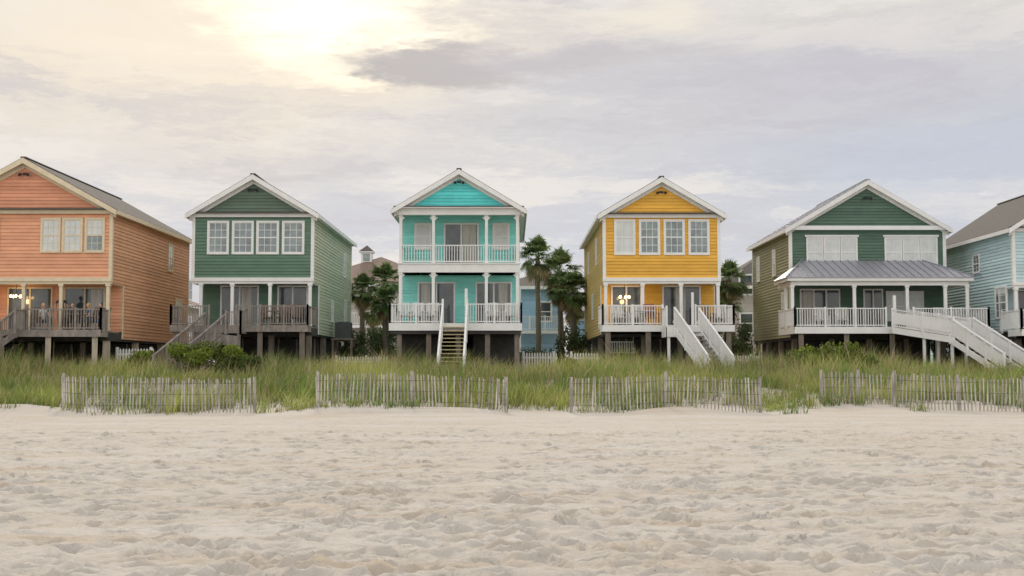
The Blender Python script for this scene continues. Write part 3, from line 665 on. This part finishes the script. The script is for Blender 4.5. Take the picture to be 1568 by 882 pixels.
# ------------------------------------------------------------------ palms & shrubs
for (x,y,zt,r) in((1.65,78,10.0,1.65),(3.3,80,9.4,1.75),(3.9,74,7.4,1.45),(3.0,76,7.6,1.2),(-9.3,75,7.4,1.25),(-7.75,76,8.1,1.45),(-7.3,70,6.3,1.1),(13.9,76,8.3,1.5),(13.2,79,7.4,1.4),(-9.5,82,6.6,1.3),(4.1,84,6.9,1.3),(14.3,82,6.9,1.3),(31,74,8.0,1.3)):
    palm(x,y,zt,r,lean=(random.uniform(-.3,.3),0))
DG=(.085,.12,.045)
for x,y,w,h in((-9.0,72,2.2,2.7),(-7.4,74,2.2,3.2),(-8.2,80,4,3.6),(3.6,73,2.4,2.8),(4.2,78,2.6,3.4),(13.2,73,2.4,3.3),(13.8,78,2.6,4.0),(1.4,78,2,1.7),(12.2,67,1.8,2.0),(-8.6,66,1.6,1.5),(-17.8,76,3,2.6),(24.3,70,2.2,2.2),(24.0,76,3,3)):
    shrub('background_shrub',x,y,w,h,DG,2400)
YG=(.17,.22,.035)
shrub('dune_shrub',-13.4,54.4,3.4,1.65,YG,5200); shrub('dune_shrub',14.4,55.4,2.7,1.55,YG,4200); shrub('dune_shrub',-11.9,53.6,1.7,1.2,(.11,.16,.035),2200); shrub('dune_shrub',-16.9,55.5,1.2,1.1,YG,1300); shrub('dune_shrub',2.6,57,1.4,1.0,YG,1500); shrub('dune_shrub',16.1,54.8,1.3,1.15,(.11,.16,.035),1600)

# ------------------------------------------------------------------ sand fences
SL=mat('weathered_fence_slat',(.46,.43,.39),.9,.35,3,.4,40,(1,1,.2),col2=(.30,.275,.24))
def sand_fence(x0,y0,x1,y1):
    e=new_empty('sand_fence',(x0+x1)/2,(y0+y1)/2,0); P=Part('slats',SL,e); W=Part('wires',BLACK,e); Q=Part('posts',SL,e)
    L=math.hypot(x1-x0,y1-y0); n=int(L/.116)
    base=lambda x,y:g1(x,y)*.5+.5*(.12+.12*max(0,(y-41)/2))
    for i in range(n+1):
        t=i/n; x=x0+(x1-x0)*t; y=y0+(y1-y0)*t+.03*math.sin(i*.7)+random.uniform(-.01,.01); zb=base(x,y)
        if random.random()<.03: continue
        ln=.05*math.sin(t*9+x0)+random.gauss(0,.02); h=1.17+random.uniform(-.06,.04)+.04*math.sin(t*6)
        P.beam((x-ln*.3,y,zb-.3),(x+ln,y+random.gauss(0,.02),zb+h),random.uniform(.038,.050),.012)
    for hz in(.25,.62,.98):
        m=24
        for i in range(m):
            a=i/m;b=(i+1)/m; f=lambda t:(x0+(x1-x0)*t,y0+(y1-y0)*t-.02,base(x0+(x1-x0)*t,y0+(y1-y0)*t)+hz)
            W.beam(f(a),f(b),.008,.008)
    for t in(0,.5,1):
        x=x0+(x1-x0)*t; y=y0+(y1-y0)*t+.06; zb=g1(x,y); Q.cyl((x,y,zb-.4),(x+random.uniform(-.03,.03),y,zb+1.2),.06,.055,8)
    P.done();W.done();Q.done()
sand_fence(-15.1,41,-8.7,41.2); sand_fence(-6.55,41,-.2,41.2); sand_fence(2.0,41.2,8.35,41.0); sand_fence(11.1,43.6,13.5,42.9); sand_fence(13.2,42.0,17.2,40.9)

# picket fences (low, white) in the yards
def picket(x0,x1,y,h=1.15):
    e=new_empty('white_picket_fence',(x0+x1)/2,y,0); P=Part('pickets',WHITE,e); x=x0
    while x<x1: P.prism([(x,1.1),(x+.085,1.1),(x+.085,1.2+h),(x+.042,1.27+h),(x,1.2+h)],y,y+.02); x+=.14
    P.box(x0,x1,y+.02,y+.06,1.5,1.58); P.box(x0,x1,y+.02,y+.06,1.1+h-.15,1.1+h-.07)
    for xx in np.arange(x0,x1+.1,1.6): P.box(xx-.06,xx+.06,y+.06,y+.18,1.0,1.33+h)
    P.done()
picket(-18.7,-17.0,57.5,1.3); picket(3.0,4.4,61.5,1.15); picket(.6,2.4,64,1.2); picket(11.0,13.0,64,1.05); picket(-9.4,-6.6,65,1.0)

# ------------------------------------------------------------------ furniture
def chair(name,x,y,z,ang,m,rock=False):
    e=new_empty(name,x,y,z); P=Part('frame',m); c,s=math.cos(ang),math.sin(ang)
    def T(px,py,pz): return (px*c-py*s,px*s+py*c,pz)
    for sx in(-.27,.27):
        P.beam(T(sx,-.24,0),T(sx,-.26,.62),.05,.05); P.beam(T(sx,.22,0),T(sx,.26,.5),.05,.05); P.beam(T(sx,-.3,.63),T(sx,.3,.63),.09,.03); P.beam(T(sx,.22,.42),T(sx,.38,1.08),.045,.045)
        if rock:
            for i in range(5): a=-.4+i*.17; b=a+.17; P.beam(T(sx,a,.02+a*a*.25),T(sx,b,.02+b*b*.25),.04,.04)
    for i in range(6): yy=-.25+i*.1; P.beam(T(-.27,yy,.43-.01*i),T(.27,yy,.43-.01*i),.085,.025)
    for i in range(6): xx=-.22+i*.088; P.beam(T(xx,.235,.44),T(xx,.38,1.06+.02*math.sin(i/5*3.14)),.06,.02)
    P.beam(T(-.27,.375,1.04),T(.27,.375,1.04),.03,.08)
    o=P.done(); o.parent=e; return e
BR=mat('brown_patio_chair',(.16,.11,.08),.6,.2); RED=mat('faded_red_paint',(.34,.12,.11),.7,.1)
for x,a in((-12.0,.1),(-11.3,-.1),(-10.6,.2)): chair('patio_chair',x,59.8,3.7,a,BR)
for x,a in((-5.3,.2),(-4.7,0),(-4.0,-.2),(-.9,.2),(-.1,-.1)): chair('white_rocking_chair',x,60.0,3.8,a,WHITE2,True)
for x,a,m in((5.3,.3,WHITE2),(6.1,-.2,WHITE2),(6.9,2.6,RED),(9.6,.2,BR),(10.2,-.4,WHITE2)): chair('patio_chair',x,59.9,3.7,a,m)
for x,a in((16.0,.1),(17.0,-.2),(22.2,.2),(23.0,-.1)): chair('patio_chair',x,62.6,3.7,a,WHITE2)
def table(x,y,z,r,m,name='patio_table',um=None):
    e=new_empty(name,x,y,z); P=Part('table',m); P.cyl((0,0,.70),(0,0,.74),r,r,20); P.cyl((0,0,0),(0,0,.7),.03,.03,8)
    for i in range(4): a=i*1.57+.4; P.beam((0,0,.2),(math.cos(a)*r*.7,math.sin(a)*r*.7,0.02),.04,.04)
    o=P.done(); o.parent=e
table(6.5,59.4,3.7,.5,WHITE2); table(-20.0,55.7,3.35,.5,BR); table(-11.65,59.4,3.7,.3,BR)
# hanging swing bench under yellow house
def swing(x,y,z):
    e=new_empty('white_porch_swing',x,y,z); P=Part('swing',WHITE2)
    for i in range(5): P.beam((-.6,-.2+i*.1,.4),(.6,-.2+i*.1,.4),.08,.025)
    for i in range(10): xx=-.56+i*.124; P.beam((xx,.24,.42),(xx,.34,.95),.05,.02)
    P.beam((-.62,.345,.95),(.62,.345,.95),.04,.06)
    for s in(-.6,.6): P.beam((s,-.25,.62),(s,.3,.62),.06,.04); P.beam((s,-.22,.38),(s,-.22,.62),.05,.05); P.beam((s,.0,.35),(s,.0,1.25),.018,.018); P.beam((s,-.25,.36),(s,.28,.36),.05,.06)
    o=P.done(); o.parent=e
swing(5.45,60.6,2.0)
# air conditioner
def ac(x,y,z):
    e=new_empty('air_conditioner_unit',x,y,z); P=Part('casing',mat('ac_grey_metal',(.10,.11,.115),.5,.1)); P.box(-.42,.42,-.42,.42,0,.06)
    for i in range(14): zz=.08+i*.05; P.box(-.4,.4,-.4,.4,zz,zz+.022)
    P.box(-.38,.38,-.38,.38,.06,.78); P.box(-.42,.42,-.42,.42,.78,.86); P.cyl((0,0,.86),(0,0,.9),.3,.3,16)
    for a in(-.42,.38):
        for b in(-.42,.38): P.box(a,a+.04,b,b+.04,.06,.8)
    o=P.done(); o.parent=e
    S=Part('stand',PILE); S.box(-.6,.6,-.6,.6,-.1,-.001)
    for a in(-.5,.5):
        for b in(-.5,.5): S.box(a-.06,a+.06,b-.06,b+.06,-2.4,-.1)
    o=S.done(); o.parent=e
ac(-9.15,66,3.25)
# lit lamps on porch
def lamp(x,y,ztop,drop,r=.09):
    e=new_empty('hanging_porch_lamp',x,y,ztop); P=Part('rod',BLACK); P.cyl((0,0,0),(0,0,-drop),.012,.012,6)
    for i in range(5): a=i*1.2566; P.beam((0,0,-drop),(math.cos(a)*.25,math.sin(a)*.25,-drop+.03),.015,.015)
    o=P.done(); o.parent=e; G=Part('glass_shades',LAMP)
    for i in range(5): a=i*1.2566; G.ball((math.cos(a)*.25,math.sin(a)*.25,-drop+.06),r*.6,r*.6,r*.8,8)
    o=G.done(True); o.parent=e
    l=bpy.data.lights.new('bulb','POINT'); l.energy=14; l.color=(1,.62,.30); l.shadow_soft_size=.12
    lo=bpy.data.objects.new('bulb',l); lo.location=(0,0,-drop-.12); lo.parent=e; scene.collection.objects.link(lo)
lamp(5.65,61.0,5.9,.75,.09); lamp(-23.3,57,5.6,.65,.09)

# ------------------------------------------------------------------ people
SKIN=mat('skin',(.50,.30,.21),.5,.05); HAIRB=mat('brown_hair',(.06,.035,.02),.7,.2); HAIRL=mat('blond_hair',(.35,.24,.12),.7,.2)
def person(x,y,z,ang,pose,shirt,pants,hair,scale=1.0,face=0):
    e=new_empty('person',x,y,z); e.rotation_euler=(0,0,ang)
    V=[];E=[];Rr=[];Lb=[]
    def v(p,r,l,par=None):
        V.append(p);Rr.append(r);Lb.append(l)
        if par is not None: E.append((par,len(V)-1))
        return len(V)-1
    hz=.50 if pose=='sit' else .93
    pe=v((0,0,hz),(.15,.11),1); wa=v((0,.0,hz+.18),(.125,.095),0,pe); ch=v((0,.01,hz+.36),(.15,.105),0,wa); ub=v((0,.01,hz+.47),(.12,.08),0,ch); nk=v((0,0,hz+.54),(.052,.052),2,ub); v((0,-.01,hz+.62),(.05,.05),2,nk)
    for s in(-1,1):
        hp=v((s*.09,0,hz-.04),(.088,.09),1,pe)
        if pose=='sit': kn=v((s*.13,-.44,hz+.02),(.06,.06),1,hp); an=v((s*.13,-.46,.09),(.036,.036),2,kn)
        else: kn=v((s*.1,-.02,.5),(.06,.06),1,hp); an=v((s*.1,.01,.09),(.038,.038),2,kn)
        v((s*.14,an and V[an][1]-.17,.035),(.04,.03),3,an)
        sh=v((s*.19,.01,hz+.46),(.055,.055),0,ub)
        if pose=='sit': el=v((s*.26,-.08,hz+.2),(.042,.042),2,sh); wr=v((s*.2,-.3,hz+.17),(.027,.027),2,el); d=Vector((-s*.25,-1,-.1)).normalized()
        else: el=v((s*.28,.0,hz+.18),(.042,.042),2,sh); wr=v((s*.24,-.2,hz+.12),(.027,.027),2,el); d=Vector((-s*.2,-1,.1)).normalized()
        w=Vector(V[wr]); pm=v(tuple(w+d*.07),(.034,.017),2,wr); pc=w+d*.09; si=Vector((1,0,0))
        for i,L in enumerate((.06,.072,.067,.052)):
            b=pc+si*s*(.024-.016*i); f0=v(tuple(b),(.0095,.0095),2,pm); f1=v(tuple(b+d*L*.55),(.0085,.0085),2,f0); v(tuple(b+d*L*.9+Vector((0,0,-.018))),(.0075,.0075),2,f1)
        th=v(tuple(w+d*.03-si*s*.035),(.011,.011),2,wr); v(tuple(w+d*.075-si*s*.05),(.009,.009),2,th)
    me=bpy.data.meshes.new('b'); me.from_pydata(V,E,[]); o=bpy.data.objects.new('b',me); scene.collection.objects.link(o)
    m=o.modifiers.new('s','SKIN'); m.use_smooth_shade=True
    for i,sv in enumerate(me.skin_vertices[0].data): sv.radius=Rr[i]; sv.use_root=(i==0)
    sb=o.modifiers.new('u','SUBSURF'); sb.levels=1; sb.render_levels=1
    dg=bpy.context.evaluated_depsgraph_get(); nm=bpy.data.meshes.new_from_object(o.evaluated_get(dg)); bpy.data.objects.remove(o)
    nm.materials.clear()
    for mm in(shirt,pants,SKIN,BLACK): nm.materials.append(mm)
    seg=[(np.array(V[a])*(1-t)+np.array(V[b])*t,Lb[b] if t>.3 else Lb[a]) for a,b in E for t in(.0,.25,.5,.75,1)]
    sp=np.array([q[0] for q in seg]); sl=[q[1] for q in seg]
    for pl in nm.polygons:
        c=np.array(pl.center); pl.material_index=sl[int(np.argmin(((sp-c)**2).sum(1)))]; pl.use_smooth=True
    nm.name='body'; b=bpy.data.objects.new('body',nm); scene.collection.objects.link(b); b.parent=e
    hc=(0,-.015,hz+.72)
    Hd=Part('head',SKIN); Hd.ball(hc,.076,.092,.115,14); Hd.ball((0,-.105,hc[2]-.01),.013,.02,.022,6); Hd.ball((.076,0,hc[2]),.012,.02,.03,6); Hd.ball((-.076,0,hc[2]),.012,.02,.03,6); Hd.ball((0,-.085,hc[2]-.09),.035,.022,.025,8)
    Ha=Part('hair',hair); Ha.ball((0,.018,hc[2]+.03),.088,.095,.105,12); 
    if hair is HAIRL: Ha.ball((0,.05,hc[2]-.07),.08,.055,.13,10)
    Ey=Part('eyes_and_mouth',BLACK); Ey.ball((.03,-.098,hc[2]+.005),.01,.006,.007,6); Ey.ball((-.03,-.098,hc[2]+.005),.01,.006,.007,6); Ey.box(-.022,.022,-.104,-.09,hc[2]-.055,hc[2]-.049)
    for q in(Hd,Ha,Ey): r=q.done(True); r.parent=e
    e.scale=(scale,)*3
DEN=mat('denim',(.05,.08,.16),.9,.2); BLU=mat('blue_shirt',(.05,.09,.22),.8,.1); WSH=mat('white_shirt',(.55,.55,.55),.8,.1); GRN=mat('dark_shirt',(.04,.05,.05),.8,.1)
person(-20.95+.0,56.4,3.35,.4,'stand',GRN,DEN,HAIRB); 
for (x,y,a,s,h) in((-20.3,56.0,.5,GRN,HAIRB),(-19.45,55.8,-.9,BLU,HAIRL),(-18.98,56.0,-.3,BLU,HAIRB),(-21.6,55.9,.9,WSH,HAIRL)):
    chair('patio_chair',x,y,3.35,a,BR); person(x+.02*math.sin(a),y-.02,3.35-.02,a,'sit',s,DEN,h,.97)

# ------------------------------------------------------------------ camera
cam=bpy.data.cameras.new('camera'); co=bpy.data.objects.new('camera',cam); scene.collection.objects.link(co)
cam.sensor_width=36; cam.lens=42.7; cam.clip_end=8000; co.location=(0,0,1.6); co.rotation_euler=(R(90+3.81),0,0); scene.camera=co
# ------------------------------------------------------------------ light
az,el=R(-8.5),R(33)
sd=Vector((math.sin(az)*math.cos(el),math.cos(az)*math.cos(el),math.sin(el)))
sl=bpy.data.lights.new('sun','SUN'); sl.energy=2.1; sl.angle=R(10); sl.color=(1,.91,.77); so=bpy.data.objects.new('sun',sl); so.rotation_euler=sd.to_track_quat('Z','Y').to_euler(); so.location=(0,0,50); scene.collection.objects.link(so)
w=bpy.data.worlds.new('World'); scene.world=w; w.use_nodes=True; nt=w.node_tree;N=nt.nodes;Lk=nt.links
N.clear(); out=N.new('ShaderNodeOutputWorld')
sky=N.new('ShaderNodeTexSky'); sky.sky_type='NISHITA'; sky.sun_disc=False; sky.sun_elevation=el; sky.sun_rotation=az
bs=N.new('ShaderNodeBackground'); bs.inputs[1].default_value=.10; Lk.new(sky.outputs[0],bs.inputs[0])
tc=N.new('ShaderNodeTexCoord')
def VM(op,a,b):
    n=N.new('ShaderNodeVectorMath'); n.operation=op
    for i,v in enumerate((a,b)):
        if v is None: continue
        if isinstance(v,(tuple,list)): n.inputs[i].default_value=v
        else: Lk.new(v,n.inputs[i])
    return n.outputs['Value'] if op=='LENGTH' else n.outputs[0]
def noise(vec,sc,det=7,ro=.6,dis=0):
    n=N.new('ShaderNodeTexNoise'); n.inputs['Scale'].default_value=sc; n.inputs['Detail'].default_value=det; n.inputs['Roughness'].default_value=ro; n.inputs['Distortion'].default_value=dis; Lk.new(vec,n.inputs['Vector']); return n
def MR(v,a,b,c=0.,d=1.,sm=True):
    n=N.new('ShaderNodeMapRange'); n.interpolation_type='SMOOTHSTEP' if sm else 'LINEAR'
    for i,q in enumerate((a,b,c,d)): n.inputs[i+1].default_value=q
    Lk.new(v,n.inputs[0]); return n.outputs[0]
def MX(f,A,B):
    x=N.new('ShaderNodeMix'); x.data_type='RGBA'
    if isinstance(f,float): x.inputs[0].default_value=f
    else: Lk.new(f,x.inputs[0])
    for s,v in((6,A),(7,B)):
        if isinstance(v,tuple): x.inputs[s].default_value=(*v,1)
        else: Lk.new(v,x.inputs[s])
    return x.outputs[2]
def MU(a,b,op='MULTIPLY'):
    n=N.new('ShaderNodeMath'); n.operation=op
    for i,v in enumerate((a,b)):
        if isinstance(v,(int,float)): n.inputs[i].default_value=v
        else: Lk.new(v,n.inputs[i])
    return n.outputs[0]
d0=tc.outputs['Generated']
strd=VM('MULTIPLY',d0,(3.2,3.2,14.0))
wc=noise(strd,1.5,6,.70).outputs['Color']
warp=VM('MULTIPLY',VM('SUBTRACT',wc,(.5,.5,.5)),(.34,.34,.085))
d1=VM('ADD',d0,warp)
sp=N.new('ShaderNodeSeparateXYZ'); Lk.new(d0,sp.inputs[0])
sp1=N.new('ShaderNodeSeparateXYZ'); Lk.new(d1,sp1.inputs[0])
# elevation ramp
cr=N.new('ShaderNodeValToRGB'); e=cr.color_ramp.elements
e[0].position=0; e[0].color=(.62,.64,.72,1); e[1].position=1; e[1].color=(1.18,1.15,1.12,1)
for p,c in((.10,(.61,.62,.68,1)),(.19,(.65,.635,.65,1)),(.27,(.72,.69,.65,1)),(.45,(.96,.93,.88,1))):
    q=e.new(p); q.color=c
Lk.new(sp1.outputs['Z'],cr.inputs[0]); c=cr.outputs[0]
# unseen sky behind the camera, brightened as added fill for the house fronts
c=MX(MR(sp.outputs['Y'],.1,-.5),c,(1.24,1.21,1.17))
warm=MU(MR(sp1.outputs['X'],.12,-.26),MR(sp1.outputs['Z'],.10,.24)); front=MR(sp.outputs['Y'],.2,.7)
warm=MU(warm,front); c=MX(MU(warm,.85),c,(.92,.80,.64))
def dirv(u,v): 
    q=Vector(((u-784)/1860,1,0)); a=R(3.81)+math.atan((441-v)/1860); q.z=math.tan(a)*1.0; return tuple(q.normalized())
def blob(u,v,rx,rz,a=0.,b=1.,src=d1):
    return MR(VM('LENGTH',VM('MULTIPLY',VM('SUBTRACT',src,dirv(u,v)),(1/rx,1/rx,1/rz)),None),b,a)
n2=noise(VM('MULTIPLY',d1,(2.6,2.6,15)),1.5,6,.62).outputs['Fac']
c=MX(MU(MU(MR(n2,.47,.64),.6),front),c,(.56,.52,.545)); c=MX(MU(MU(MR(n2,.50,.34),.65),front),c,(.90,.83,.75))
c=MX(MU(blob(1450,230,.24,.08),.55),c,(.50,.56,.69))
c=MX(MU(blob(1250,110,.34,.06),.5),c,(.56,.54,.60))
c=MX(MU(blob(1000,20,.13,.028),.75),c,(.95,.85,.70))
c=MX(MU(blob(400,50,.27,.09),.85),c,(1.0,.87,.68))
c=MX(blob(505,30,.14,.052,.1,1.),c,(1.6,1.42,1.08))
c=MX(MU(blob(445,108,.08,.018,.1,1.),.85),c,(1.3,1.14,.86))
c=MX(MU(blob(665,96,.125,.024,.35,1.0),.95),c,(.50,.46,.45))
c=MX(MU(blob(545,114,.05,.014,.2,1.0),.85),c,(.46,.43,.42))
c=MX(MU(blob(900,88,.18,.016,.2,1.0),.6),c,(.54,.50,.51))
c=MX(MU(blob(210,110,.03,.016,.1,1.0),.5),c,(.70,.61,.54))
c=MX(MU(blob(1510,285,.035,.008,.1,1.),.8),c,(.82,.79,.80))
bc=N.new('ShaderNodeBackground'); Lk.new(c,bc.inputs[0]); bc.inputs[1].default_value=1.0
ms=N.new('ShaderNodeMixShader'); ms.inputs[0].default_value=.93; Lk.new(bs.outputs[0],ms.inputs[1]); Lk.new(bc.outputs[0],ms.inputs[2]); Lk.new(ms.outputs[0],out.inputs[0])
scene.view_settings.view_transform='Standard'; scene.view_settings.look='None'; scene.view_settings.exposure=0
